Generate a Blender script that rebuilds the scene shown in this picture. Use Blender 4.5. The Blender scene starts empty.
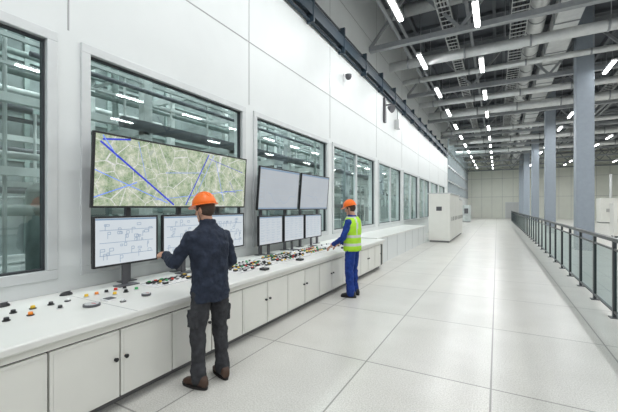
import bpy, bmesh, math, random
from mathutils import Vector, Matrix, Quaternion
random.seed(7)
scene = bpy.context.scene
COL = scene.collection
scene.view_settings.view_transform = 'Standard'

# ------------------------------------------------------------------ materials
def P(name, col, rough=0.5, metal=0.0, noise=0.0, nscale=8.0, bump=0.0, bscale=60.0, spec=0.5):
    m = bpy.data.materials.new(name); m.use_nodes = True
    nt = m.node_tree; b = nt.nodes['Principled BSDF']
    b.inputs['Roughness'].default_value = rough
    b.inputs['Metallic'].default_value = metal
    b.inputs['Specular IOR Level'].default_value = spec
    tc = nt.nodes.new('ShaderNodeTexCoord')
    n = nt.nodes.new('ShaderNodeTexNoise'); n.inputs['Scale'].default_value = nscale
    n.inputs['Detail'].default_value = 4
    nt.links.new(tc.outputs['Object'], n.inputs['Vector'])
    r = nt.nodes.new('ShaderNodeValToRGB')
    k = noise
    r.color_ramp.elements[0].position = 0.3; r.color_ramp.elements[1].position = 0.7
    r.color_ramp.elements[0].color = (col[0]*(1-k), col[1]*(1-k), col[2]*(1-k), 1)
    r.color_ramp.elements[1].color = (min(1,col[0]*(1+k)), min(1,col[1]*(1+k)), min(1,col[2]*(1+k)), 1)
    nt.links.new(n.outputs['Fac'], r.inputs['Fac'])
    nt.links.new(r.outputs['Color'], b.inputs['Base Color'])
    if bump > 0:
        n2 = nt.nodes.new('ShaderNodeTexNoise'); n2.inputs['Scale'].default_value = bscale
        nt.links.new(tc.outputs['Object'], n2.inputs['Vector'])
        bp = nt.nodes.new('ShaderNodeBump'); bp.inputs['Strength'].default_value = bump
        bp.inputs['Distance'].default_value = 0.01
        nt.links.new(n2.outputs['Fac'], bp.inputs['Height'])
        nt.links.new(bp.outputs['Normal'], b.inputs['Normal'])
    return m

def E(name, col, s):
    m = bpy.data.materials.new(name); m.use_nodes = True
    b = m.node_tree.nodes['Principled BSDF']
    b.inputs['Base Color'].default_value = (*col, 1)
    b.inputs['Emission Color'].default_value = (*col, 1)
    b.inputs['Emission Strength'].default_value = s
    return m

M_wall = P('white_wall_panel', (0.70,0.725,0.725), 0.45, noise=0.015, nscale=2)
M_seam = P('panel_seam', (0.36,0.37,0.37), 0.7)
M_frame = P('window_frame_alu', (0.60,0.62,0.625), 0.4, 0.15, noise=0.03)
M_gasket = P('window_gasket', (0.03,0.035,0.04), 0.6)
M_console = P('console_white', (0.74,0.735,0.69), 0.35, noise=0.02, nscale=3)
M_ctop = P('console_top_white', (0.72,0.72,0.69), 0.3, noise=0.03, nscale=2)
M_cgap = P('console_gap', (0.08,0.08,0.08), 0.7)
M_kick = P('console_kick', (0.16,0.16,0.16), 0.6)
M_black = P('black_plastic', (0.018,0.018,0.02), 0.4)
M_dgrey = P('dark_grey_plastic', (0.09,0.09,0.10), 0.4)
M_lgrey = P('light_grey_plastic', (0.55,0.56,0.56), 0.4)
M_white = P('white_plastic', (0.8,0.8,0.8), 0.35)
M_red = P('red_button', (0.6,0.03,0.02), 0.3)
M_green = P('green_button', (0.03,0.35,0.10), 0.3)
M_yellow = P('yellow_button', (0.85,0.55,0.03), 0.3)
M_orange = P('orange_button', (0.85,0.25,0.02), 0.3)
M_steel = P('painted_steel', (0.30,0.315,0.33), 0.5, 0.2, noise=0.08)
M_dsteel = P('dark_steel', (0.12,0.13,0.145), 0.5, 0.3, noise=0.08)
M_silver = P('galvanised_duct', (0.64,0.65,0.65), 0.38, 0.35, noise=0.08, nscale=5)
M_ceil = P('roof_deck', (0.10,0.11,0.125), 0.8, noise=0.15, nscale=1)
M_col = P('column_paint', (0.29,0.33,0.38), 0.5, noise=0.04)
M_conduit = P('conduit_dark', (0.03,0.05,0.07), 0.5)
M_farwall = P('far_wall_cladding', (0.72,0.73,0.66), 0.6, noise=0.03, nscale=1)
M_rail = P('railing_steel', (0.07,0.08,0.085), 0.35, 0.5)
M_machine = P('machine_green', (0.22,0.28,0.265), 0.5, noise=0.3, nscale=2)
M_machine2 = P('machine_grey', (0.50,0.54,0.53), 0.5, 0.1, noise=0.25, nscale=2)
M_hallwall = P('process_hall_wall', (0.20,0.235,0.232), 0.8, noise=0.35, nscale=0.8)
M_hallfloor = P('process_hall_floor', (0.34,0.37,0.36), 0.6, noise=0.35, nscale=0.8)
M_lamp = E('lamp_tube', (1,1,1), 14)
M_skin = P('skin', (0.50,0.27,0.18), 0.5, noise=0.06, nscale=30)
M_hair = P('hair', (0.05,0.03,0.02), 0.7, noise=0.3, nscale=80)
M_navy = P('navy_jacket', (0.024,0.031,0.050), 0.85, noise=0.3, nscale=14, bump=0.8, bscale=22, spec=0.25)
M_trous = P('charcoal_trousers', (0.042,0.043,0.048), 0.85, noise=0.3, nscale=14, bump=0.8, bscale=22, spec=0.25)
M_blue = P('blue_coverall', (0.012,0.04,0.22), 0.8, noise=0.25, nscale=14, bump=0.7, bscale=22, spec=0.3)
M_hivis = P('hivis_yellow', (0.42,0.75,0.03), 0.7, noise=0.08, nscale=12, bump=0.3, bscale=30)
M_reflect = P('reflective_tape', (0.62,0.64,0.60), 0.35)
M_helmet = P('orange_helmet', (0.90,0.17,0.012), 0.3)
M_shoe = P('brown_boot', (0.06,0.030,0.018), 0.5, noise=0.1)
M_bshoe = P('black_boot', (0.02,0.02,0.022), 0.5)
M_sole = P('rubber_sole', (0.015,0.013,0.012), 0.8)
M_eye = P('eye_white', (0.8,0.8,0.78), 0.2)
M_lip = P('lips', (0.38,0.15,0.12), 0.5)

def glass(name, tint, ior=1.5, mn=0.0):
    # single-sheet pane: transparent tint + fresnel reflection, identical from both sides
    m = bpy.data.materials.new(name); m.use_nodes = True
    nt = m.node_tree; nt.nodes.clear()
    o = nt.nodes.new('ShaderNodeOutputMaterial')
    t = nt.nodes.new('ShaderNodeBsdfTransparent'); t.inputs[0].default_value = (*tint, 1)
    g = nt.nodes.new('ShaderNodeBsdfGlossy'); g.inputs['Roughness'].default_value = 0.02
    g.inputs['Color'].default_value = (0.88,0.97,0.97,1)
    geo = nt.nodes.new('ShaderNodeNewGeometry')
    ma = nt.nodes.new('ShaderNodeMath'); ma.operation='MULTIPLY_ADD'
    ma.inputs[1].default_value = 1/ior-ior; ma.inputs[2].default_value = ior
    nt.links.new(geo.outputs['Backfacing'], ma.inputs[0])
    f = nt.nodes.new('ShaderNodeFresnel'); nt.links.new(ma.outputs[0], f.inputs['IOR'])
    mx = nt.nodes.new('ShaderNodeMixShader')
    ad = nt.nodes.new('ShaderNodeMath'); ad.operation = 'ADD'; ad.inputs[1].default_value = mn
    ad.use_clamp = True
    nt.links.new(f.outputs[0], ad.inputs[0])
    nt.links.new(ad.outputs[0], mx.inputs[0])
    nt.links.new(t.outputs[0], mx.inputs[1]); nt.links.new(g.outputs[0], mx.inputs[2])
    nt.links.new(mx.outputs[0], o.inputs[0])
    return m
M_glass = glass('tinted_window_glass', (0.74,0.84,0.83), 1.5, 0.08)
M_rglass = glass('railing_glass', (0.42,0.48,0.48), 1.45, 0.03)

def floor_mat():
    m = bpy.data.materials.new('terrazzo_floor'); m.use_nodes = True
    nt = m.node_tree; b = nt.nodes['Principled BSDF']
    tc = nt.nodes.new('ShaderNodeTexCoord')
    mp = nt.nodes.new('ShaderNodeMapping'); mp.inputs['Location'].default_value = (0.05+1.2*20, -3.6+1.8*20, 0)
    nt.links.new(tc.outputs['Object'], mp.inputs[0])
    br = nt.nodes.new('ShaderNodeTexBrick'); br.offset = 0; br.squash = 1
    br.inputs['Scale'].default_value = 1; br.inputs['Brick Width'].default_value = 1.2
    br.inputs['Row Height'].default_value = 1.8; br.inputs['Mortar Size'].default_value = 0.009
    br.inputs['Mortar Smooth'].default_value = 0.2
    br.inputs['Color1'].default_value = (0.66,0.65,0.615,1); br.inputs['Color2'].default_value = (0.61,0.605,0.575,1)
    br.inputs['Mortar'].default_value = (0.28,0.275,0.26,1)
    nt.links.new(mp.outputs[0], br.inputs['Vector'])
    n = nt.nodes.new('ShaderNodeTexNoise'); n.inputs['Scale'].default_value = 80; n.inputs['Detail'].default_value = 4
    nt.links.new(tc.outputs['Object'], n.inputs['Vector'])
    r = nt.nodes.new('ShaderNodeValToRGB'); r.color_ramp.elements[0].position=0.35; r.color_ramp.elements[1].position=0.6
    r.color_ramp.elements[0].color=(0.74,0.73,0.71,1); r.color_ramp.elements[1].color=(1.0,1.0,1.0,1)
    nt.links.new(n.outputs['Fac'], r.inputs[0])
    n3 = nt.nodes.new('ShaderNodeTexNoise'); n3.inputs['Scale'].default_value = 1.5; n3.inputs['Detail'].default_value = 5
    nt.links.new(tc.outputs['Object'], n3.inputs['Vector'])
    r3 = nt.nodes.new('ShaderNodeValToRGB'); r3.color_ramp.elements[0].position=0.3; r3.color_ramp.elements[1].position=0.7
    r3.color_ramp.elements[0].color=(0.88,0.88,0.87,1); r3.color_ramp.elements[1].color=(1.0,1.0,1.0,1)
    nt.links.new(n3.outputs['Fac'], r3.inputs[0])
    mx = nt.nodes.new('ShaderNodeMix'); mx.data_type='RGBA'; mx.blend_type='MULTIPLY'; mx.inputs[0].default_value=1
    nt.links.new(br.outputs['Color'], mx.inputs[6]); nt.links.new(r.outputs[0], mx.inputs[7])
    mx2 = nt.nodes.new('ShaderNodeMix'); mx2.data_type='RGBA'; mx2.blend_type='MULTIPLY'; mx2.inputs[0].default_value=1
    nt.links.new(mx.outputs[2], mx2.inputs[6]); nt.links.new(r3.outputs[0], mx2.inputs[7])
    nt.links.new(mx2.outputs[2], b.inputs['Base Color'])
    b.inputs['Roughness'].default_value = 0.28
    b.inputs['Specular IOR Level'].default_value = 0.42
    return m
M_floor = floor_mat()

def map_mat():
    m = bpy.data.materials.new('map_display'); m.use_nodes = True
    nt = m.node_tree; b = nt.nodes['Principled BSDF']
    tc = nt.nodes.new('ShaderNodeTexCoord')
    n = nt.nodes.new('ShaderNodeTexNoise'); n.inputs['Scale'].default_value = 8; n.inputs['Detail'].default_value = 12
    n.inputs['Roughness'].default_value = 0.82
    nt.links.new(tc.outputs['Object'], n.inputs['Vector'])
    r = nt.nodes.new('ShaderNodeValToRGB'); cr = r.color_ramp
    cr.elements[0].position=0.38; cr.elements[0].color=(0.15,0.23,0.12,1)
    cr.elements[1].position=0.64; cr.elements[1].color=(0.80,0.82,0.72,1)
    e = cr.elements.new(0.46); e.color=(0.34,0.45,0.27,1)
    e = cr.elements.new(0.54); e.color=(0.58,0.62,0.47,1)
    nt.links.new(n.outputs['Fac'], r.inputs[0])
    prev=r.outputs[0]
    for sc,th,c in ((4,0.014,(0.78,0.79,0.77,1)),(17,0.022,(0.44,0.50,0.42,1))):
        v = nt.nodes.new('ShaderNodeTexVoronoi'); v.feature='DISTANCE_TO_EDGE'; v.inputs['Scale'].default_value=sc
        nt.links.new(tc.outputs['Object'], v.inputs['Vector'])
        lt = nt.nodes.new('ShaderNodeMath'); lt.operation='LESS_THAN'; lt.inputs[1].default_value=th
        nt.links.new(v.outputs['Distance'], lt.inputs[0])
        mx = nt.nodes.new('ShaderNodeMix'); mx.data_type='RGBA'
        nt.links.new(lt.outputs[0], mx.inputs[0]); nt.links.new(prev, mx.inputs[6])
        mx.inputs[7].default_value=c; prev=mx.outputs[2]
    nt.links.new(prev, b.inputs['Emission Color'])
    b.inputs['Base Color'].default_value=(0.02,0.02,0.02,1)
    b.inputs['Emission Strength'].default_value=0.9
    b.inputs['Roughness'].default_value=0.4
    return m
M_map = map_mat()
def doc_mat(name, base):
    m = bpy.data.materials.new(name); m.use_nodes = True
    nt = m.node_tree; b = nt.nodes['Principled BSDF']
    tc = nt.nodes.new('ShaderNodeTexCoord')
    n = nt.nodes.new('ShaderNodeTexNoise'); n.inputs['Scale'].default_value=3
    nt.links.new(tc.outputs['Object'], n.inputs['Vector'])
    r = nt.nodes.new('ShaderNodeValToRGB'); r.color_ramp.elements[0].position=.3; r.color_ramp.elements[1].position=.7
    r.color_ramp.elements[0].color=(base[0]*.93,base[1]*.94,base[2]*.96,1); r.color_ramp.elements[1].color=(*base,1)
    nt.links.new(n.outputs['Fac'], r.inputs[0]); nt.links.new(r.outputs[0], b.inputs['Emission Color'])
    b.inputs['Base Color'].default_value=(0.02,0.02,0.02,1)
    b.inputs['Emission Strength'].default_value=0.85
    b.inputs['Roughness'].default_value=0.4
    return m
M_doc = doc_mat('schematic_display', (0.74,0.80,0.84))
M_doc2 = doc_mat('status_display', (0.50,0.54,0.58))
M_doc3 = doc_mat('status_table_display', (0.66,0.71,0.75))
M_mapline = E('map_route_blue', (0.02,0.03,0.38), 0.8)
M_mapblue = E('map_route_lightblue', (0.12,0.20,0.58), 0.8)
M_ui = E('ui_header', (0.12,0.18,0.26), 0.8)
M_ink = E('schematic_ink', (0.20,0.26,0.34), 0.6)
M_ink2 = E('schematic_ink_faint', (0.28,0.33,0.38), 0.6)

# ------------------------------------------------------------------ mesh builder
class MB:
    def __init__(s): s.v=[]; s.f=[]; s.m=[]; s.mats=[]; s.sm=[]
    def mi(s, mat):
        if mat not in s.mats: s.mats.append(mat)
        return s.mats.index(mat)
    def add(s, vs, fs, mat, smooth=False):
        b=len(s.v); s.v += [Vector(p) for p in vs]; k=s.mi(mat)
        for i,f in enumerate(fs):
            s.f.append([b+j for j in f]); s.m.append(k); s.sm.append(smooth)
    def sheet(s,x,y0,y1,z0,z1,mat):
        s.add([(x,y0,z0),(x,y1,z0),(x,y1,z1),(x,y0,z1)],[(0,1,2,3)],mat)
    def box(s, x0,x1,y0,y1,z0,z1, mat, M=None):
        vs=[Vector(p) for p in [(x0,y0,z0),(x1,y0,z0),(x1,y1,z0),(x0,y1,z0),(x0,y0,z1),(x1,y0,z1),(x1,y1,z1),(x0,y1,z1)]]
        if M: vs=[M@p for p in vs]
        s.add(vs,[(0,3,2,1),(4,5,6,7),(0,1,5,4),(1,2,6,5),(2,3,7,6),(3,0,4,7)],mat)
    def bar(s, p0,p1,w,h,mat):
        p0=Vector(p0);p1=Vector(p1);d=(p1-p0);L=d.length;d.normalize()
        up=Vector((0,0,1)) if abs(d.z)<0.95 else Vector((1,0,0))
        a=d.cross(up).normalized();b=a.cross(d).normalized()
        vs=[]
        for q in (p0,p1):
            for i,j in ((-1,-1),(1,-1),(1,1),(-1,1)): vs.append(q+a*i*w/2+b*j*h/2)
        s.add(vs,[(0,3,2,1),(4,5,6,7),(0,1,5,4),(1,2,6,5),(2,3,7,6),(3,0,4,7)],mat)
    def loft(s, rings, mat, smooth=True, cap=True, fmat=None):
        n=len(rings[0]); vs=[p for r in rings for p in r]; fs=[]
        b=len(s.v); s.v += [Vector(p) for p in vs]; k=s.mi(mat)
        for i in range(len(rings)-1):
            for j in range(n):
                f=[b+i*n+j,b+i*n+(j+1)%n,b+(i+1)*n+(j+1)%n,b+(i+1)*n+j]
                kk=k
                if fmat:
                    mm=fmat(i,j)
                    if mm: kk=s.mi(mm)
                s.f.append(f); s.m.append(kk); s.sm.append(smooth)
        if cap:
            s.f.append([b+j for j in range(n)][::-1]); s.m.append(k); s.sm.append(False)
            s.f.append([b+(len(rings)-1)*n+j for j in range(n)]); s.m.append(k); s.sm.append(False)
    def cyl(s,p0,p1,r,mat,seg=12,r2=None):
        s.tube([p0,p1],[r,r if r2 is None else r2],mat,seg,False)
    def tube(s,pts,rad,mat,seg=12,roundcap=True,flat=1.0,side=None):
        pts=[Vector(p) for p in pts]; n=len(pts)
        dirs=[]
        for i in range(n):
            a=pts[max(i-1,0)]; b=pts[min(i+1,n-1)]; dirs.append((b-a).normalized())
        d=dirs[0]
        if side is not None: u=(Vector(side)-d*Vector(side).dot(d)).normalized()
        else:
            up=Vector((0,0,1)) if abs(d.z)<0.9 else Vector((1,0,0)); u=d.cross(up).normalized()
        rings=[]
        def ring(c,d,u,r):
            w=d.cross(u).normalized()
            return [c+u*math.cos(2*math.pi*k/seg)*r+w*math.sin(2*math.pi*k/seg)*r*flat for k in range(seg)]
        for i in range(n):
            u=(u-dirs[i]*u.dot(dirs[i])).normalized()
            if i==0 and roundcap:
                for a in (75,50,25):
                    rings.append(ring(pts[0]-dirs[0]*rad[0]*math.sin(math.radians(a)),dirs[0],u,rad[0]*math.cos(math.radians(a))))
            rings.append(ring(pts[i],dirs[i],u,rad[i]))
            if i==n-1 and roundcap:
                for a in (25,50,75):
                    rings.append(ring(pts[-1]+dirs[-1]*rad[-1]*math.sin(math.radians(a)),dirs[-1],u,rad[-1]*math.cos(math.radians(a))))
        s.loft(rings,mat)
    def ell(s,c,rx,ry,rz,mat,seg=20,rg=12,zmin=-1.0,zmax=1.0):
        c=Vector(c); rings=[]
        a0=math.asin(max(-0.995,zmin)); a1=math.asin(min(0.995,zmax))
        for i in range(rg+1):
            a=a0+(a1-a0)*i/rg; cz=math.sin(a); cr=math.cos(a)
            rings.append([c+Vector((rx*cr*math.cos(2*math.pi*k/seg),ry*cr*math.sin(2*math.pi*k/seg),rz*cz)) for k in range(seg)])
        s.loft(rings,mat)
    def xf(s,M,start=0):
        for i in range(start,len(s.v)): s.v[i]=M@s.v[i]
    def build(s,name,parent=None,bevel=0.0,recalc=True):
        me=bpy.data.meshes.new(name); me.from_pydata([tuple(p) for p in s.v],[],s.f)
        for m in s.mats: me.materials.append(m)
        for i,p in enumerate(me.polygons):
            p.material_index=s.m[i]; p.use_smooth=s.sm[i]
        if recalc:
            bm=bmesh.new(); bm.from_mesh(me); bmesh.ops.recalc_face_normals(bm,faces=bm.faces); bm.to_mesh(me); bm.free()
        ob=bpy.data.objects.new(name,me); COL.objects.link(ob)
        if parent: ob.parent=parent
        if bevel>0:
            bv=ob.modifiers.new('bevel','BEVEL'); bv.width=bevel; bv.segments=2; bv.limit_method='ANGLE'
        return ob
    def remesh(s,name,voxel,smooth=3,parent=None,wr=0.0,wscale=0.12):
        ob=s.build(name+'_src')
        r=ob.modifiers.new('r','REMESH'); r.mode='VOXEL'; r.voxel_size=voxel; r.use_smooth_shade=True
        if smooth:
            sm=ob.modifiers.new('s','SMOOTH'); sm.iterations=smooth; sm.factor=0.5
        if wr>0:
            t=bpy.data.textures.new(name+'_folds','CLOUDS'); t.noise_scale=wscale; t.noise_depth=2
            dm=ob.modifiers.new('d','DISPLACE'); dm.texture=t; dm.strength=wr; dm.mid_level=0.5
        dg=bpy.context.evaluated_depsgraph_get()
        me=bpy.data.meshes.new_from_object(ob.evaluated_get(dg))
        me.name=name
        src=ob.data
        bpy.data.objects.remove(ob); bpy.data.meshes.remove(src)
        me.materials.clear(); me.materials.append(s.mats[0])
        for p in me.polygons: p.use_smooth=True; p.material_index=0
        o=bpy.data.objects.new(name,me); COL.objects.link(o)
        if parent: o.parent=parent
        return o
def empty(name, loc=(0,0,0), rz=0):
    e=bpy.data.objects.new(name,None); COL.objects.link(e); e.location=loc; e.rotation_euler=(0,0,rz); e.empty_display_size=0.1
    return e

# ------------------------------------------------------------------ camera
TH=math.atan(188/345)
cam=bpy.data.cameras.new('camera'); co=bpy.data.objects.new('camera',cam); COL.objects.link(co)
co.location=(0,0,1.68); co.rotation_euler=(math.radians(90),0,TH); cam.sensor_width=36; cam.lens=36*345/618
cam.clip_end=300; cam.shift_y=0.0016
scene.camera=co

# ------------------------------------------------------------------ shell
XW=-4.05; YE=60.0; ZC=9.7; XR=16.0; YB=-6.0
b=MB(); b.box(XW-0.3,XR,YB,YE,-0.2,0,M_floor); b.build('floor')
b=MB(); b.box(XW-0.25,XR,YB,YE+0.3,ZC,ZC+0.2,M_ceil)
for i in range(13):
    x=-3.2+i*1.55
    b.box(x-0.06,x+0.06,YB,YE,ZC-0.25,ZC-0.001,M_dsteel)
for i in range(33):
    y=YB+i*2.0
    b.box(XW,XR,y-0.04,y+0.04,ZC-0.14,ZC-0.001,M_dsteel)
b.build('ceiling')

WT=3.50; WB=0.93
win=[(-1.6,1.91),(2.14,4.98),(5.22,8.51),(8.77,12.64),(13.0,16.66),(17.0,20.6),(20.95,24.5),(24.9,28.4),(28.8,32.3)]
b=MB()
b.box(XW-0.25,XW,YB,YE,0,WB,M_wall)
b.box(XW-0.25,XW,YB,34.5,WT,ZC,M_wall)
b.box(XW-0.25,XW,34.5,YE,8.4,ZC,M_wall)
b.box(XW-0.25,XW,34.5,YE,WB,2.9,M_wall)
prev=YB
for (a,c) in win:
    b.box(XW-0.25,XW,prev,a,WB,WT,M_wall); prev=c
b.box(XW-0.25,XW,prev,34.5,WB,WT,M_wall)
for z in (4.75,6.15,7.75):
    b.box(XW,XW+0.004,YB,34.5,z-0.009,z+0.009,M_seam)
for y in (2.02,5.1,8.64,12.82,16.83,20.8,24.7,28.6,32.5,-1.7):
    b.box(XW,XW+0.004,y-0.008,y+0.008,WT+0.08,ZC,M_seam)
b.build('wall_left')
g=empty('window_clerestory')
b=MB(); b.sheet(XW-0.13,34.5,YE,2.9,8.4,M_glass); b.build('glass',g,recalc=False)
b=MB()
y=34.5
while y<YE:
    b.box(XW-0.18,XW+0.02,y-0.08,y+0.08,2.9,8.4,M_steel); y+=1.8
for z in (2.9,4.2,5.6,7.0,8.4): b.box(XW-0.17,XW+0.01,34.5,YE,z-0.06,z+0.06,M_silver)
b.build('mullions',g)

for i,(a,c) in enumerate(win):
    e=empty('window_%d'%(i+1))
    f=MB(); w=0.10
    x0,x1=XW-0.10,XW+0.03
    f.box(x0,x1,a,c,WT-w,WT,M_frame); f.box(x0,x1,a,c,WB,WB+w,M_frame)
    f.box(x0,x1,a,a+w,WB+w,WT-w,M_frame); f.box(x0,x1,c-w,c,WB+w,WT-w,M_frame)
    q=0.022
    f.box(x0+.02,x1-.05,a+w,c-w,WT-w-q,WT-w,M_gasket); f.box(x0+.02,x1-.05,a+w,c-w,WB+w,WB+w+q,M_gasket)
    f.box(x0+.02,x1-.05,a+w,a+w+q,WB+w,WT-w,M_gasket); f.box(x0+.02,x1-.05,c-w-q,c-w,WB+w,WT-w,M_gasket)
    if i>=3:
        mid=(a+c)/2; f.box(x0,x1-.02,mid-0.035,mid+0.035,WB+w,WT-w,M_frame)
    f.build('frame',e,bevel=0.006)
    gl=MB(); gl.sheet(XW-0.05,a+w,c-w,WB+w,WT-w,M_glass); gl.build('glass',e,recalc=False)

b=MB(); b.box(XW+.006,-3.0,9.46,17.2,0,0.76,M_wall); b.box(XW+.006,-2.96,9.46,17.2,0.76,0.80,M_ctop)
for k in range(6): b.box(-3.0,-2.997,10.6+k*1.2,10.615+k*1.2,0.02,0.76,M_seam)
b.build('trim_wall_ledge')

b=MB(); b.box(XW-11,XR,YE,YE+0.3,0,ZC,M_farwall)
for k in range(14): b.box(-3.5+k*1.4,-3.47+k*1.4,YE-0.01,YE,0,ZC,M_seam)
for z in (3.2,6.0): b.box(XW,XR,YE-0.012,YE,z,z+0.04,M_seam)
b.build('wall_far')
d=MB(); d.box(1.1,2.9,YE-0.08,YE-0.012,0,2.4,M_frame); d.box(1.2,1.98,YE-0.12,YE-0.08,0.02,2.3,M_lgrey); d.box(2.02,2.8,YE-0.12,YE-0.08,0.02,2.3,M_lgrey)
d.box(1.88,1.92,YE-0.17,YE-0.12,0.95,1.15,M_black); d.build('door_1')
b=MB(); b.box(XR,XR+0.3,YB,YE+0.3,0,ZC,M_farwall)
for k in range(12): b.box(XR-0.01,XR,YB+k*6,YB+k*6+0.05,0,ZC,M_seam)
b.build('wall_right')

# ------------------------------------------------------------------ process hall behind glass
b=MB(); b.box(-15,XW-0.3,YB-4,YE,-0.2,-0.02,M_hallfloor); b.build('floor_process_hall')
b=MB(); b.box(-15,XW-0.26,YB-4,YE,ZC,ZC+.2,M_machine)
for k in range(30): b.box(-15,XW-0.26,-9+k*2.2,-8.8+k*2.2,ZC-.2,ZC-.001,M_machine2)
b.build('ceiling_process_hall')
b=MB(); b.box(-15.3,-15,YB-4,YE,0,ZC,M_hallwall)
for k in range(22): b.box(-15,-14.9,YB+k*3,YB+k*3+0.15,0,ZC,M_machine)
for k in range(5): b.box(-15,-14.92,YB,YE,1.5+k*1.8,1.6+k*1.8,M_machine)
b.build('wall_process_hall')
PL=empty('process_plant')
b=MB()
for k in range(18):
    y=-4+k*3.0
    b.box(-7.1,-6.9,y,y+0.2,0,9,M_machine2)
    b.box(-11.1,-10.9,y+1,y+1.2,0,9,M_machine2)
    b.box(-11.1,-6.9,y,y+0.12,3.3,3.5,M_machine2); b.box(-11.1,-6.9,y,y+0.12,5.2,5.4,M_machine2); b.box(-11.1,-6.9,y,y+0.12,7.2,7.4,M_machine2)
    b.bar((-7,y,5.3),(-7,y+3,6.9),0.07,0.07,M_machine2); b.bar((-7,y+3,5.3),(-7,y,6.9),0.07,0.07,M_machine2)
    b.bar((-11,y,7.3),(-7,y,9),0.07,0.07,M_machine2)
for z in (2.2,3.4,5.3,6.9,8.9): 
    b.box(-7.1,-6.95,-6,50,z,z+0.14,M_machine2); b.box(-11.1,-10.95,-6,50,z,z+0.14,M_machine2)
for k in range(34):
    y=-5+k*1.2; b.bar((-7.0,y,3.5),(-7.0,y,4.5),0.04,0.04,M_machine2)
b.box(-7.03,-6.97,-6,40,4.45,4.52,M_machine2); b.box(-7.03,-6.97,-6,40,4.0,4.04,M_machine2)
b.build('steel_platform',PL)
rp=random.Random(3)
b=MB()
for k in range(16):
    y=-3+k*2.4; x=-8.8+rp.uniform(-.5,.5); r=rp.uniform(0.4,0.8); h=rp.uniform(1.4,2.9)
    b.cyl((x,y,0),(x,y,h),r,rp.choice([M_machine,M_machine2,M_hallwall]),20)
    b.ell((x,y,h),r,r,0.3,M_machine2,20,6,0)
    b.cyl((x,y,h+.2),(x,y,h+1.6),0.12,M_silver,12)
b.build('tanks',PL)
b=MB()
for k in range(46):
    z=rp.uniform(0.8,8.5); x=rp.uniform(-13,-5.6); r=rp.uniform(0.03,0.11); y0=rp.uniform(-6,20)
    b.cyl((x,y0,z),(x,y0+rp.uniform(6,25),z),r,rp.choice([M_machine2,M_machine,M_machine,M_dsteel]),10)
for k in range(40):
    y=rp.uniform(-4,44); x=rp.uniform(-10,-5.4); z=rp.uniform(1,6)
    b.cyl((x,y,0),(x,y,z+2),rp.uniform(0.03,0.08),rp.choice([M_machine2,M_machine2,M_machine]),10)
    b.cyl((x,y,z),(x-4,y,z),0.04,M_machine2,8)
b.build('piping',PL)
b=MB()
for k in range(12):
    y=-3+k*2.9; b.box(-6.3,-5.5,y,y+1.3,0,rp.uniform(0.9,1.5),rp.choice([M_machine,M_machine2])); b.box(-6.2,-5.9,y+.3,y+.8,0,1.7,M_hallwall)
b.build('machine_cabinets',PL,bevel=0.02)

# ------------------------------------------------------------------ lamps
def lamp_row(name,x,z,ys,energy,L=1.35,w=0.11,rz=0,parent=None,rod=0.9):
    e=empty(name,(x,ys[0],z)); b=MB()
    if parent: e.parent=parent
    for y in ys:
        b.box(-w*0.75,w*0.75,y-ys[0]-L/2-0.03,y-ys[0]+L/2+0.03,0.0,0.07,M_white)
        b.box(-w/2,w/2,y-ys[0]-L/2,y-ys[0]+L/2,-0.035,0.0,M_lamp)
        for s in (-.4,.4): b.cyl((0,y-ys[0]+s,0.07),(0,y-ys[0]+s,rod),0.008,M_steel,6)
    b.build('housings',e)
    for k,y in enumerate(ys):
        l=bpy.data.lights.new('tube_light','AREA'); l.shape='RECTANGLE'; l.size=w; l.size_y=L; l.energy=energy; l.color=(0.97,0.995,1.0)
        o=bpy.data.objects.new('tube_light_%d'%k,l); COL.objects.link(o); o.parent=e; o.location=(0,y-ys[0],-0.045)
ys=[-2.5+3.9*k for k in range(15)]
lamp_row('linear_lamp_row',-2.4,7.0,ys,54)
lamp_row('linear_lamp_row',-0.5,7.0,[y+1.4 for y in ys],54)
lamp_row('linear_lamp_row',3.75,7.0,ys,60)
lamp_row('linear_lamp_row',7.5,7.0,[y+1.4 for y in ys],60)
lamp_row('linear_lamp_row',12.0,7.0,ys[::2],110)
lamp_row('lamps_a',-9.0,8.6,[-3+5*k for k in range(11)],240,parent=PL,rod=.6)
lamp_row('lamps_b',-5.6,8.6,[-1+5*k for k in range(11)],210,parent=PL,rod=.6)
lamp_row('lamps_c',-13,8.6,[-3+5*k for k in range(11)],210,parent=PL,rod=.6)

# ------------------------------------------------------------------ roof steel
for k in range(9):
    y=12+6*k-0.0
    b=MB()
    b.box(XW+.01,XR,y-0.1,y+0.1,7.25,7.42,M_steel)
    b.box(XW+.01,XR,y-0.1,y+0.1,9.2,9.4,M_steel)
    x=XW+.02; j=0
    while x<XR-1.5:
        b.bar((x,y,7.4 if j%2==0 else 9.2),(x+1.5,y,9.2 if j%2==0 else 7.4),0.09,0.09,M_steel); x+=1.5; j+=1
    b.build('roof_truss')
for (y,z,r) in ((13.6,7.22,0.17),(10.6,9.0,0.22),(13.0,8.98,0.22),(15.8,7.3,0.11),(19.6,7.25,0.15),(22.6,7.34,0.22),(28,7.3,0.14),(33,7.36,0.22),(39,7.3,.2)):
    b=MB(); b.cyl((XW+.3,y,z),(XR-.02,y,z),r,M_silver,16)
    for i in range(10): b.cyl((XW+1+i*2,y-0.0,z),(XW+1.06+i*2,y,z),r*1.12,M_steel,16)
    for i in range(7): b.cyl((XW+1.5+i*2.8,y,z),(XW+1.5+i*2.8,y,ZC-.26),0.012,M_steel,6)
    b.build('overhead_pipe')
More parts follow.
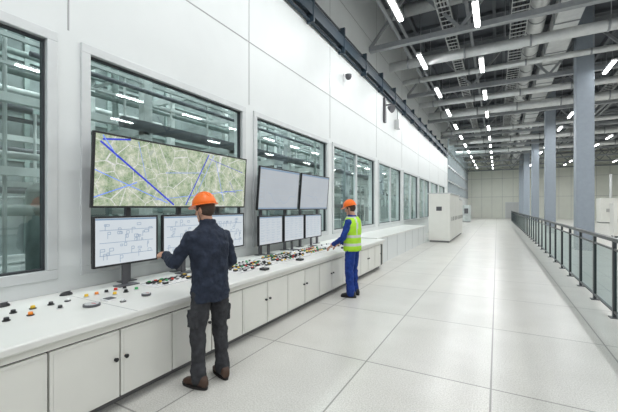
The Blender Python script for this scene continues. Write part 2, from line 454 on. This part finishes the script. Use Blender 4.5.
def tray(x,z,w,y0=4,y1=58):
    b=MB(); b.box(x-w/2,x-w/2+.02,y0,y1,z,z+.1,M_silver); b.box(x+w/2-.02,x+w/2,y0,y1,z,z+.1,M_silver)
    y=y0
    while y<y1:
        b.box(x-w/2,x+w/2,y,y+.04,z,z+.02,M_silver); y+=0.3
    for k in range(3): b.cyl((x-w/4+k*w/4,y0,z+.05),(x-w/4+k*w/4,y1,z+.05),0.025,M_black,8)
    y=y0+1
    while y<y1:
        for sx in (-1,1): b.cyl((x+sx*w/2,y,z),(x+sx*w/2,y,ZC-.26),0.012,M_steel,6)
        y+=3
    b.build('cable_tray')
tray(0.65,7.85,0.5); tray(-1.5,7.95,0.4); tray(5.0,7.7,0.5)
b=MB()
b.cyl((1.25,6,8.42),(1.25,58,8.42),0.28,M_silver,20)
for k in range(50): b.cyl((1.25,6.5+k,8.42),(1.25,6.55+k,8.42),0.30,M_steel,20)
b.build('ventilation_duct')
b=MB(); b.box(1.72,2.42,6,58,7.9,8.5,M_silver)
for k in range(40): b.box(1.69,2.45,6.5+k*1.3,6.54+k*1.3,7.87,8.53,M_steel)
b.build('ventilation_duct')
b=MB()
for x,z,r in ((-3.2,8.0,0.07),(-2.95,8.0,0.05),(-0.9,8.5,0.06),(5.8,8.0,0.1),(6.1,8.0,0.06),(9,7.8,0.15)):
    b.cyl((x,5,z),(x,58,z),r,M_steel,10)
b.build('sprinkler_pipe_run')

# wall conduit
b=MB()
b.box(XW+.005,XW+0.16,3,34,6.34,6.52,M_conduit); b.box(XW+0.16,XW+0.18,3,34,6.28,6.58,M_conduit)
b.cyl((XW+0.06,5,6.2),(XW+0.06,34,6.2),0.035,M_conduit,8); b.cyl((XW+0.05,5,6.80),(XW+0.05,34,6.80),0.025,M_dsteel,8)
for k in range(16): b.box(XW+.005,XW+0.2,3.5+k*1.9,3.56+k*1.9,6.12,6.85,M_conduit)
b.build('wall_cable_conduit')
e=empty('security_camera',(XW,9.6,5.66)); b=MB()
b.cyl((0.005,0,0),(0.04,0,0),0.05,M_white,14); b.tube([(0.03,0,0),(0.14,0,0.0),(0.16,0,-0.05)],[0.018]*3,M_white,10)
b.ell((0.16,0,-0.1),0.09,0.09,0.09,M_dgrey,18,10); b.cyl((0.16,0,-0.1),(0.16,0,-0.03),0.095,M_dgrey,18); b.build('body',e)
e=empty('wall_loudspeaker',(XW,13.75,5.2)); b=MB()
b.box(0.005,0.1,-0.08,0.08,-0.1,0.9,M_dgrey); b.bar((0.05,0,0.6),(0.35,0,0.6),0.05,0.05,M_dgrey); b.tube([(0.2,0,0.5),(0.4,-.05,0.4)],[0.06,0.17],M_dgrey,16,False); b.build('body',e)
e=empty('wall_junction_box',(XW,15.6,5.4)); b=MB(); b.box(0.005,0.2,-.15,.15,-.2,.2,M_lgrey); b.box(0.2,0.21,-.12,.12,-.17,.17,M_white); b.cyl((0.1,0,0.2),(0.1,0,.7),0.02,M_steel,8); b.build('body',e)

# ------------------------------------------------------------------ columns, railing
for k in range(5):
    y=17.1+k*9.9; x=3.0; w=0.28
    b=MB(); b.box(x-w,x+w,y-w,y+w,0.02,ZC-0.27,M_col)
    b.box(x-w-.06,x+w+.06,y-w-.06,y+w+.06,0,0.02,M_steel)
    for s in (-1,1):
        for t in (-1,1): b.cyl((x+s*(w+.03),y+t*(w+.03),0.02),(x+s*(w+.03),y+t*(w+.03),0.05),0.015,M_steel,6)
    b.build('column',bevel=0.02)
e=empty('glass_railing'); b=MB(); gb=MB(); XB=1.56; y=2.0; RH=1.16
while y<48:
    b.box(XB-0.022,XB+0.022,y-0.03,y+0.03,0,RH,M_rail)
    b.box(XB-0.06,XB+0.06,y-0.06,y+0.06,0,0.012,M_rail)
    b.box(XB-0.015,XB+0.015,y+0.03,y+1.17,0.08,0.11,M_rail); b.box(XB-0.015,XB+0.015,y+0.03,y+1.17,1.02,1.05,M_rail)
    gb.sheet(XB,y+0.03,y+1.17,0.11,1.02,M_rglass); y+=1.2
b.box(XB-0.03,XB+0.03,y-0.03,y+0.03,0,RH,M_rail)
b.box(XB-0.04,XB+0.04,1.95,y+0.05,RH,RH+0.05,M_rail)
b.build('posts_and_handrail',e); gb.build('panes',e,recalc=False)

for (y0,y1,h) in ((17.4,19.6,2.3),(19.65,21.9,2.3),(21.95,24.0,2.1)):
    b=MB(); b.box(-2.9,-1.95,y0,y1,0.08,h,M_console); b.box(-2.86,-1.99,y0+.03,y1-.03,0,0.08,M_kick)
    b.box(-2.95,-1.90,y0+.0,y1-.0,h,h+0.05,M_lgrey)
    n=3; w=(y1-y0)/n
    for i in range(n):
        b.box(-1.95,-1.93,y0+i*w+.02,y0+(i+1)*w-.02,0.12,h-.05,M_console); b.box(-1.93,-1.91,y0+(i+1)*w-.1,y0+(i+1)*w-.07,1.0,1.2,M_black)
    b.box(-2.7,-2.15,y0-.012,y0,0.2,h-.15,M_console); b.box(-2.55,-2.3,y0-.02,y0-.012,1.5,1.7,M_dgrey)
    b.build('electrical_cabinet',bevel=0.01)
for i,(x,y,w,h) in enumerate(((-3.2,31,0.7,1.7),(-3,42,.8,1.9))):
    b=MB(); b.box(x-w/2,x+w/2,y,y+1.5,0.06,h,M_machine2); b.box(x-w/2+.03,x+w/2-.03,y+.03,y+1.47,0,0.06,M_kick); b.box(x-w/4,x+w/4,y-.015,y,h*.5,h*.8,M_dgrey)
    b.build('control_cabinet',bevel=0.01)
for i,(x,y,w,h) in enumerate(((6.0,24.5,0.8,1.9),(10.5,46,2,2.6))):
    b=MB(); b.box(x-w/2,x+w/2,y,y+w,0.1,h,M_console); b.box(x-w/2+.05,x+w/2-.05,y+.05,y+w-.05,0,0.1,M_kick)
    for j in range(5): b.box(x-w*.3,x+w*.3,y-.015,y,h*.45+j*.07,h*.45+j*.07+.03,M_dgrey)
    b.cyl((x,y+w/2,h),(x,y+w/2,h+2.5),0.12,M_silver,14)
    b.build('air_handling_unit',bevel=0.015)

# ------------------------------------------------------------------ console
e=empty('control_console')
b=MB(); Y0,Y1=-1.4,9.4
b.box(-3.95,-2.80,Y0,Y1,0.09,0.725,M_cgap)
b.box(-3.95,-2.785,Y1-0.02,Y1,0.09,0.725,M_console)
b.box(-3.9,-2.88,Y0,Y1-.04,0,0.09,M_kick)
b.box(-2.80,-2.775,Y0,Y1,0.665,0.725,M_console)
b.build('carcass',e)
b=MB(); YS=-1.38; y=YS; k=0
while y<Y1-0.3:
    w=0.527
    b.box(-2.80,-2.772,y+0.007,min(y+w,Y1)-0.007,0.095,0.652,M_console); 
    b.box(-2.772,-2.768,y+0.03,min(y+w,Y1)-0.03,0.12,0.63,M_console)
    y+=w; k+=1
b.build('doors',e,bevel=0.003)
b=MB(); y=YS; k=0
while y<Y1-0.3:
    ky = y+0.527-0.045 if k%2==1 else y+0.045
    b.cyl((-2.768,ky,0.42),(-2.750,ky,0.42),0.013,M_black,12)
    b.cyl((-2.750,ky,0.42),(-2.744,ky,0.42),0.017,M_black,12)
    y+=0.527; k+=1
b.build('knobs',e)
b=MB(); b.box(XW+.006,-2.72,Y0,Y1+0.02,0.727,0.785,M_ctop); b.build('worktop',e,bevel=0.012)
for yy in (1.9,4.6,7.2):
    b=MB(); b.box(XW+.01,-2.719,yy,yy+0.006,0.7852,0.7857,M_seam); b.build('joint',e)

ZT=0.785
rb=random.Random(11)
def panel(name,x0,x1,y0,y1,dx,dy,fill=0.9,plate=M_lgrey):
    b=MB(); b.box(x0-.03,x1+.03,y0-.03,y1+.03,ZT+.001,ZT+0.006,plate)
    b.box(x0-.02,x0-.015,y0-.02,y1+.02,ZT+.006,ZT+.008,M_dgrey); b.box(x1+.015,x1+.02,y0-.02,y1+.02,ZT+.006,ZT+.008,M_dgrey)
    x=x0+dx/2
    while x<x1:
        y=y0+dy/2; t=rb.random()
        cs=rb.choice([(M_black,M_white),(M_white,M_black),(M_black,M_dgrey),(M_white,M_lgrey)])
        while y<y1:
            if rb.random()<fill:
                c=rb.choice([cs[0],cs[0],cs[0],cs[0],cs[1],cs[1],M_yellow,M_yellow,M_red,M_green])
                z=ZT+0.006
                if t<0.4:
                    b.cyl((x,y,z),(x,y,z+0.012),0.022,M_lgrey,14); b.cyl((x,y,z+.012),(x,y,z+0.03),0.016,c,14)
                elif t<0.75:
                    b.box(x-.022,x+.022,y-.028,y+.028,z,z+.022,M_black if c!=M_black else M_white); b.box(x-.012,x+.012,y-.015,y+.015,z+.022,z+.032,c)
                else:
                    b.cyl((x,y,z),(x,y,z+0.02),0.024,M_black,14); b.box(x-.006,x+.006,y-.022,y+.022,z+.02,z+.038,c)
            y+=dy
        x+=dx
    b.build(name)
panel('button_panel',-3.58,-3.32,2.58,3.50,0.085,0.085,plate=M_white)
panel('button_panel',-3.58,-3.05,3.66,4.52,0.09,0.085,plate=M_white)
panel('button_panel',-3.58,-3.05,4.70,5.62,0.09,0.085,plate=M_white)
panel('button_panel',-3.58,-3.05,5.80,6.70,0.10,0.09,plate=M_white)
panel('button_panel',-3.58,-3.15,7.0,8.6,0.12,0.13,0.9,plate=M_white)

def puck(name,x,y,c,r=0.06,h=0.035):
    b=MB(); b.ell((x,y,ZT+.001),r*0.7,r,h,c,18,8,0.0); b.box(x-.004,x+.004,y,y+r*.7,ZT+h*.85,ZT+h*1.05,M_dgrey); b.build(name)
puck('computer_mouse',-3.85,1.90,M_black,0.06,0.035)
puck('computer_mouse',-3.90,1.40,M_black,0.06,0.035)
def knob(name,x,y,c,base=M_black,r=0.019):
    b=MB(); b.cyl((x,y,ZT+.001),(x,y,ZT+.008),r*1.4,base,18); b.cyl((x,y,ZT+.008),(x,y,ZT+.03),r,c,18,r*.85); b.build(name)
for i,y in enumerate((1.22,1.36,1.50,1.64,1.78)):
    knob('selector_switch',-3.58,y,(M_orange,M_black,M_yellow,M_black,M_white)[i],M_black)
for i,y in enumerate((1.95,2.05,2.15,2.25,2.35)):
    knob('selector_switch',-3.58,y,(M_yellow,M_orange,M_black,M_red,M_black)[i],M_lgrey)
for (x,y,c,bs) in ((-3.38,1.24,M_black,M_black),(-3.38,1.40,M_orange,M_black),(-3.38,1.62,M_black,M_lgrey),(-3.42,2.14,M_yellow,M_lgrey),(-3.42,2.26,M_black,M_black),(-3.42,2.38,M_green,M_lgrey),(-3.1,2.02,M_white,M_black)):
    knob('selector_switch',x,y,c,bs)
def dial(name,x,y,r):
    b=MB(); b.cyl((x,y,ZT+.001),(x,y,ZT+.02),r,M_dgrey,24); b.cyl((x,y,ZT+.02),(x,y,ZT+.024),r*.8,M_lgrey,24); b.bar((x,y,ZT+.026),(x+r*.6,y+.01,ZT+.026),.006,.003,M_red); b.build(name)
dial('gauge_dial',-3.22,1.80,0.07); dial('gauge_dial',-3.12,2.28,0.045); dial('gauge_dial',-2.95,3.2,0.045)
b=MB()
b.box(-3.35,-3.22,1.95,2.06,ZT+.001,ZT+.012,M_white); b.box(-3.33,-3.24,1.965,2.045,ZT+.012,ZT+.016,M_dgrey); b.build('label_plate')
def joystick(x,y):
    b=MB(); b.box(x-.05,x+.05,y-.05,y+.05,ZT+.001,ZT+.03,M_black); b.cyl((x,y,ZT+.03),(x,y,ZT+.10),.008,M_lgrey,10); b.ell((x,y,ZT+.11),.022,.022,.026,M_black,14,8); b.build('joystick_controller')
joystick(-2.9,5.0); joystick(-2.9,6.9); joystick(-2.9,4.0)

# ------------------------------------------------------------------ monitors
def monitor(name,y0,y1,z0,z1,xf,tilt,mat,lines=None,posts=1):
    e=empty(name,(xf,(y0+y1)/2,z0)); e.rotation_euler=(0,tilt,0)
    w=(y1-y0)/2; h=z1-z0; bz=0.022; up=posts>1
    b=MB(); b.box(-0.035,0,-w,w,0,h,M_black); b.box(-0.055,-0.035,-w*.6,w*.6,h*.2,h*.8,M_dgrey)
    b.box(0,0.008,-w,w,0,bz,M_black); b.box(0,0.008,-w,w,h-bz,h,M_black); b.box(0,0.008,-w,-w+bz,bz,h-bz,M_black); b.box(0,0.008,w-bz,w,bz,h-bz,M_black)
    b.build('housing',e,bevel=0.004)
    s=MB(); s.box(0,0.003,-w+bz,w-bz,bz,h-bz,mat)
    if lines:
        for (u0,v0,u1,v1,t,mm) in lines:
            p0=Vector((0.0045,-w+bz+u0*(2*w-2*bz),bz+v0*(h-2*bz))); p1=Vector((0.0045,-w+bz+u1*(2*w-2*bz),bz+v1*(h-2*bz)))
            d=(p1-p0).normalized(); q=Vector((0,-d.z,d.y))*t/2
            s.add([p0-q,p1-q,p1+q,p0+q],[(0,1,2,3)],mm)
    s.build('screen',e)
    st=MB()
    for k in range(posts):
        yy=0 if posts==1 else -w*.6+1.2*w*k/(posts-1)
        if up:
            st.box(-0.16,-0.12,yy-.03,yy+.03,ZT-z0+0.012,h*.6,M_dgrey); st.box(-0.20,-0.10,yy-.10,yy+.10,ZT-z0+.001,ZT-z0+0.012,M_dgrey); st.box(-0.13,-0.05,yy-.03,yy+.03,h*.3,h*.5,M_dgrey)
        else:
            st.box(-0.075,-0.05,yy-.03,yy+.03,ZT-z0+0.012,h*.6,M_dgrey); st.box(-0.09,0.04,yy-.12,yy+.12,ZT-z0+.001,ZT-z0+0.012,M_dgrey)
    so=st.build('stand',e)
    so.matrix_basis = Matrix.Rotation(-tilt,4,'Y')
lines=[(0.02,0.90,0.42,0.02,0.022,M_mapline),(0.03,0.93,0.16,0.99,0.020,M_mapline),(0.03,0.99,0.10,0.70,0.014,M_mapblue),(0.66,0.98,0.50,0.02,0.016,M_mapline),(0.70,0.98,0.54,0.02,0.007,M_mapblue),
 (0.0,0.50,0.38,0.05,0.010,M_mapblue),(0.30,0.10,0.98,0.35,0.007,M_mapblue),(0.66,0.90,0.97,0.72,0.007,M_mapline),(0.36,0.55,0.62,0.62,0.006,M_mapblue),(0.0,0.12,0.2,0.36,0.012,M_mapblue),
 (0.72,0.85,0.80,0.1,0.008,M_mapblue),(0.8,0.3,0.92,0.3,0.007,M_mapline),(0.85,0.5,0.92,0.2,0.006,M_mapline),(0.2,0.98,0.26,0.3,0.006,M_mapblue)]
def schem(seed,n,ink,t=0.0065):
    q=random.Random(seed); L=[(0.0,0.975,1.0,0.975,0.018,M_ui)]
    for r in range(3):
        v=0.2+r*0.27; L.append((0.06,v,0.94,v,t,ink))
    for i in range(n):
        u=q.uniform(0.06,0.88); v=0.2+q.randrange(3)*0.27+q.choice([-.09,.0,.09]); w_=q.uniform(.02,.07); h_=q.uniform(.03,.07)
        L+= [(u,v,u+w_,v,t,ink),(u+w_,v,u+w_,v+h_,t,ink),(u+w_,v+h_,u,v+h_,t,ink),(u,v+h_,u,v,t,ink)]
        if q.random()<.5: L.append((u,v-.09,u,v,t,ink))
    return L
def table(seed,rows,ink):
    q=random.Random(seed); L=[(0.0,0.975,1.0,0.975,0.02,M_ui)]
    for r in range(rows):
        v=0.9-r*0.85/rows; L.append((0.04,v,0.96,v,0.004,ink))
        for c in range(4):
            u=.06+c*.23; L.append((u,v-.03,u+q.uniform(.05,.17),v-.03,0.010,ink))
    return L
def ui(seed):
    q=random.Random(seed); L=[(0.0,0.975,1.0,0.975,0.028,M_ui),(0.0,0.02,1,0.02,0.02,M_ui),(.14,.04,.14,.94,.006,M_ink2)]
    for i in range(9): L.append((.02,.88-i*.09,q.uniform(.06,.12),.88-i*.09,.010,M_ink2))
    for i in range(5): L.append((.2,.2+i*.15,.95,.2+i*.15,.003,M_ink2))
    pv=.4
    for i in range(12):
        nv=min(.85,max(.15,pv+q.uniform(-.15,.15))); L.append((.2+i*.0625,pv,.2+(i+1)*.0625,nv,.007,M_ink)); pv=nv
    return L
monitor('map_video_screen',2.10,4.62,1.67,2.49,-3.77,0.06,M_map,lines,3)
monitor('computer_monitor',2.08,2.86,1.03,1.58,-3.70,0,M_doc,schem(1,30,M_ink))
monitor('computer_monitor',2.93,3.70,1.03,1.58,-3.70,0,M_doc,schem(2,30,M_ink))
monitor('computer_monitor',3.75,4.52,1.03,1.58,-3.70,0,M_doc,schem(3,30,M_ink))
monitor('display_screen',4.95,6.36,1.62,2.42,-3.75,0.08,M_doc2,ui(7),2)
monitor('display_screen',6.44,7.82,1.62,2.42,-3.75,0.08,M_doc2,ui(8),2)
monitor('computer_monitor',4.93,5.70,0.98,1.52,-3.70,0,M_doc3,table(4,9,M_ink2))
monitor('computer_monitor',5.76,6.55,0.98,1.52,-3.70,0,M_doc3,table(5,9,M_ink2))
monitor('computer_monitor',6.61,7.40,0.98,1.52,-3.70,0,M_doc3,table(6,9,M_ink2))

# ------------------------------------------------------------------ people (local: +Y forward, +X right, Z up)
def sring(cx,cy,z,rx,ry,n=40,p=2.4):
    out=[]
    for k in range(n):
        a=2*math.pi*k/n; c=math.cos(a); s=math.sin(a)
        out.append(Vector((cx+rx*math.copysign(abs(c)**(2/p),c),cy+ry*math.copysign(abs(s)**(2/p),s),z)))
    return out
def hand(name,wrist,fdir,ndir,side,parent,curl=0.35,scale=1.0):
    f=Vector(fdir).normalized(); n=Vector(ndir); n=(n-f*n.dot(f)).normalized(); s=f.cross(n)*side; s.normalize()
    w=Vector(wrist); b=MB()
    b.tube([w-f*.03,w+f*.01,w+f*.05,w+f*.088],[.026,.030,.040,.038],M_skin,16,True,0.42,side=s)
    for off,L,r in ((-.031,.058,.0078),(-.0105,.074,.0086),(.0105,.080,.0088),(.031,.072,.0086)):
        p=w+f*.088+s*off; d=f.copy(); pts=[p-f*.02,p]; a=curl*(1.0+off*-6)
        for seg in (.45,.32,.23):
            ax=f.cross(n)
            d=(Quaternion(ax,a)@d).normalized(); 
            p=p+d*L*seg; pts.append(p)
        b.tube(pts,[r,r,r*.96,r*.9,r*.78],M_skin,10)
    p=w+f*.022+s*.03; d=(f*.75+s*.6+n*.25).normalized(); pts=[p-s*.012,p,p+d*.034]; d2=(f*.95+s*.15+n*.35).normalized(); pts.append(p+d*.034+d2*.028)
    b.tube(pts,[.012,.0125,.0105,.0088],M_skin,10)
    return b.remesh(name,0.0032,2,parent)
def head(parent,tilt,turn,pos=(0,0,0)):
    piv=Vector((0,0.0,1.53))
    M=Matrix.Translation(Vector(pos))@Matrix.Translation(piv)@Matrix.Rotation(turn,4,'Z')@Matrix.Rotation(-tilt,4,'X')@Matrix.Translation(-piv)
    b=MB()
    b.ell((0,0.01,1.675),.075,.093,.105,M_skin,28,18)
    b.ell((0,0.045,1.60),.055,.058,.058,M_skin,24,14)
    b.ell((0,0.03,1.635),.066,.068,.06,M_skin,24,14)
    b.tube([(0,.095,1.68),(0,.112,1.655),(0,.120,1.637)],[.009,.012,.0145],M_skin,12)
    for s in (-1,1):
        b.ell((s*.077,-.002,1.648),.011,.02,.032,M_skin,14,10)
        b.ell((s*.03,.088,1.688),.02,.012,.007,M_skin,12,8)
        b.ell((s*.037,.08,1.635),.02,.018,.016,M_skin,12,8)
    b.ell((0,.098,1.565),.02,.014,.014,M_skin,14,8)
    b.tube([(0,-.01,1.42),(0,0.0,1.52),(0,.01,1.62)],[.062,.056,.056],M_skin,20)
    b.xf(M); b.remesh('head',0.005,4,parent)
    b=MB()
    for s in (-1,1):
        b.ell((s*.03,.094,1.672),.012,.008,.006,M_eye,12,8); b.ell((s*.03,.1015,1.672),.0045,.002,.0045,M_black,10,6)
        b.tube([(s*.014,.103,1.69),(s*.03,.104,1.696),(s*.046,.094,1.69)],[.003,.0035,.0025],M_hair,8)
    b.tube([(-.022,.099,1.603),(0,.107,1.605),(.022,.099,1.603)],[.003,.005,.003],M_lip,8)
    b.xf(M); b.build('face_details',parent)
    b=MB(); b.ell((0,-.018,1.675),.079,.086,.098,M_hair,28,16)
    for s in (-1,1): b.box(s*.0755-.004,s*.0755+.004,.015,.04,1.655,1.72,M_hair)
    b.xf(M); b.build('hair',parent)
    b=MB(); Mh=Matrix.Translation((0,0.004,1.705))@Matrix.Rotation(0.06,4,'X')
    n=36
    rings=[]
    for a in (0,8,18,30,42,55,67,78,86):
        A=math.radians(a); rings.append([Vector((.105*math.cos(A)*math.cos(2*math.pi*k/n),.128*math.cos(A)*math.sin(2*math.pi*k/n),.125*math.sin(A)**0.95)) for k in range(n)])
    b.loft(rings,M_helmet)
    def brim(off,z):
        r=[]
        for k in range(n):
            a=2*math.pi*k/n; ex=off+ (0.045*max(0,math.sin(a))**2.0 if off>0 else 0)
            r.append(Vector(((.105+min(off,.014))*math.cos(a),(.128)*math.sin(a)+ex*math.sin(a),z-(0.012*max(0,math.sin(a))**2 if off>0 else 0))))
        return r
    b.loft([brim(-.004,.008),brim(.016,.001),brim(.016,-.005),brim(-.004,-.002)],M_helmet)
    for x in (-.028,0,.028):
        pts=[Vector((x,.122*math.cos(math.radians(a)),.125*math.sin(math.radians(a))*(1-(x/.105)**2*.5)+.001)) for a in range(25,160,15)]
        b.tube(pts,[.006 if x else .008]*len(pts),M_helmet,8)
    b.xf(Mh); b.xf(M); b.build('safety_helmet',parent)
    b=MB()
    for s in (-1,1): b.tube([(s*.082,.0,1.70),(s*.078,.02,1.62),(s*.04,.045,1.55),(0,.055,1.538)],[.003]*4,M_black,6)
    b.xf(M); b.build('chin_strap',parent)
def shoe(b,x,y,yaw,mu,ms):
    st=len(b.v)
    rings=[]
    for (yy,w,h) in ((-.09,.030,.06),(-.075,.040,.10),(-.03,.043,.115),(.03,.043,.10),(.08,.048,.07),(.13,.050,.055),(.165,.040,.045),(.185,.022,.03)):
        r=[]
        for k in range(20):
            a=2*math.pi*k/20; c=math.cos(a); s=math.sin(a)
            r.append(Vector((w*math.copysign(abs(c)**.8,c),yy,.018+h/2+h/2*math.copysign(abs(s)**.8,s))))
        rings.append(r)
    b.loft(rings,mu)
    rr=[]
    for z,o in ((0,0),(0.024,0.004)):
        r=[]
        for k in range(28):
            a=2*math.pi*k/28; c=math.cos(a); s=math.sin(a); yy=.047+s*.146
            w=(.047+.008*math.sin(a)) 
            r.append(Vector(((w+o)*math.copysign(abs(c)**.75,c),yy+(o*s),z)))
        rr.append(r)
    b.loft(rr,ms)
    b.xf(Matrix.Translation((x,y,0))@Matrix.Rotation(yaw,4,'Z'),st)
def arm(b,sh,el,wr,mat,r=(.067,.062,.055,.049,.042)):
    sh=Vector(sh);el=Vector(el);wr=Vector(wr)
    inn=Vector((sh.x*0.45,sh.y,sh.z+0.005))
    b.tube([inn,sh,sh.lerp(el,.5),el,el.lerp(wr,.5),wr],[.06,r[0],r[1],r[2],r[3],r[4]],mat,18)
    d=(wr-el).normalized(); b.tube([wr-d*.03,wr+d*.005],[r[4]+.006,r[4]+.006],mat,16,False)
    d2=(el-sh).normalized()
    for t in (.72,.86): b.tube([sh.lerp(el,t)-d2*.012,sh.lerp(el,t)+d2*.012],[r[2]+.006,r[2]+.004],mat,16)
    for t in (.12,.3): b.tube([el.lerp(wr,t)-d*.012,el.lerp(wr,t)+d*.012],[r[3]+.008,r[3]+.006],mat,16)
def leg(b,hip,kn,an,mat,r=(.097,.088,.07,.064,.058)):
    hip=Vector(hip);kn=Vector(kn);an=Vector(an)
    b.tube([hip,hip.lerp(kn,.5),kn,kn.lerp(an,.5),an],list(r),mat,20,True)
    d=(an-kn).normalized()
    for t,k in ((.08,.006),(.72,.006),(.85,.010),(.96,.013)):
        p=kn.lerp(an,t); rr=r[3]+(r[4]-r[3])*max(0,(t-.5)*2)+k
        if t<.2: rr=r[2]+k
        b.tube([p-d*.014,p+d*.014],[rr,rr],mat,18)

# --- technician in navy jacket
e=empty('technician_in_jacket',(-2.43,2.47,0),math.radians(80))
LE=(-.29,.15,1.15); LW=(-.225,.41,1.20); RE=(.29,.04,1.12); RW=(.17,.30,.98)
b=MB()
tor=[(.79,0,.185,.135),(.83,0,.190,.138),(.86,0,.189,.134),(.98,0,.184,.13),(1.08,.004,.178,.122),(1.12,.008,.183,.127),(1.22,.016,.192,.128),(1.33,.024,.203,.128),(1.41,.028,.196,.116),(1.455,.032,.160,.098),(1.495,0.038,.100,.084),(1.52,.043,.074,.075),(1.56,.046,.074,.077)]
b.loft([sring(0,cy,z,rx,ry) for z,cy,rx,ry in tor],M_navy)
arm(b,(-.190,.028,1.395),LE,LW,M_navy); arm(b,(.190,.028,1.395),RE,RW,M_navy)
b.remesh('jacket',0.008,3,e,0.034,0.08)
b=MB()
b.loft([sring(0,0,z,rx,ry) for z,rx,ry in ((.80,.15,.11),(.86,.168,.118),(.95,.165,.115),(1.02,.16,.11))],M_trous)
leg(b,(-.095,0,.88),(-.125,.02,.49),(-.14,-.015,.085),M_trous); leg(b,(.095,0,.88),(.12,.015,.49),(.13,-.02,.085),M_trous)
for s,lx in ((-1,-.190),(1,.185)):
    b.box(lx-.012,lx+.012,-.06,.08,.56,.72,M_trous)
b.remesh('trousers',0.008,3,e,0.028,0.08)
b=MB(); shoe(b,-.14,-.02,math.radians(12),M_shoe,M_sole); shoe(b,.13,-.02,math.radians(-14),M_shoe,M_sole); b.build('boots',e)
hand('hand_left',Vector(LW)+Vector((.005,.045,.0)),(.08,.98,.02),(0.5,0,-.85),-1,e,0.35)
hand('hand_right',Vector(RW)+Vector((-.02,.04,-.03)),(-.2,.85,-.5),(0,-.3,-1),1,e,0.3)
head(e,0.22,0.22,(0,.045,0))
# --- technician in hi-vis vest
e=empty('technician_in_vest',(-2.40,6.12,0),math.radians(88))
LE=(-.29,.06,1.11); LW=(-.20,.30,.98); RE=(.29,.06,1.11); RW=(.17,.31,.98)
b=MB()
tor=[(.84,0,.165,.12),(.92,0,.172,.125),(1.02,.0,.165,.118),(1.12,.0,.168,.118),(1.22,.0,.182,.122),(1.33,.0,.195,.122),(1.41,-.005,.188,.112),(1.46,-.005,.145,.092),(1.495,0,.092,.080),(1.53,.005,.072,.073)]
b.loft([sring(0,cy,z,rx,ry) for z,cy,rx,ry in tor],M_blue)
arm(b,(-.19,0,1.40),LE,LW,M_blue,(.066,.060,.054,.048,.040)); arm(b,(.19,0,1.40),RE,RW,M_blue,(.066,.060,.054,.048,.040))
leg(b,(-.09,0,.89),(-.105,.02,.49),(-.115,-.015,.085),M_blue,(.10,.094,.08,.075,.07)); leg(b,(.09,0,.89),(.11,.03,.49),(.12,.01,.085),M_blue,(.10,.094,.08,.075,.07))
b.remesh('coverall',0.009,3,e,0.026,0.08)
b=MB(); shoe(b,-.115,-.02,math.radians(10),M_bshoe,M_sole); shoe(b,.12,.0,math.radians(-12),M_bshoe,M_sole); b.build('boots',e)
zs=[.86,.90,.955,1.005,1.06,1.11,1.16,1.22,1.28,1.34,1.39,1.425,1.455,1.48,1.50]
def at(z,i):
    for a,c in zip(tor[:-1],tor[1:]):
        if a[0]<=z<=c[0]:
            t=(z-a[0])/(c[0]-a[0]); return a[i]+(c[i]-a[i])*t
    return tor[0][i]
rings=[sring(0,at(z,1),z,at(z,2)+.030-(.02 if z>1.36 else 0),at(z,3)+.030,48) for z in zs]
for i,r in enumerate(rings):
    for j,p in enumerate(r):
        k=1+.018*math.sin(j*1.3+i*.9)*(1 if i<9 else .3); p.x*=k; p.y*=k
N=48
def fm(i,j):
    zc=(zs[i]+zs[i+1])/2
    if .955<zc<1.005 or 1.11<zc<1.16: return M_reflect
    if zc>1.16 and .085<abs((rings[i][j].x+rings[i][(j+1)%N].x)/2)<.125: return M_reflect
    return None
b=MB(); b.loft(rings,M_hivis,True,False,fm)
v=b.build('hivis_vest',e); so=v.modifiers.new('s','SOLIDIFY'); so.thickness=0.006
hand('hand_left',Vector(LW)+Vector((.02,.045,-.03)),(.25,.85,-.55),(0,-.3,-1),-1,e,0.3)
hand('hand_right',Vector(RW)+Vector((-.02,.045,-.03)),(-.2,.85,-.55),(0,-.3,-1),1,e,0.3)
head(e,0.30,0.0)

# ------------------------------------------------------------------ world
w=bpy.data.worlds.new('world'); scene.world=w; w.use_nodes=True
w.node_tree.nodes['Background'].inputs[0].default_value=(0.9,0.95,1,1)
w.node_tree.nodes['Background'].inputs[1].default_value=0.65
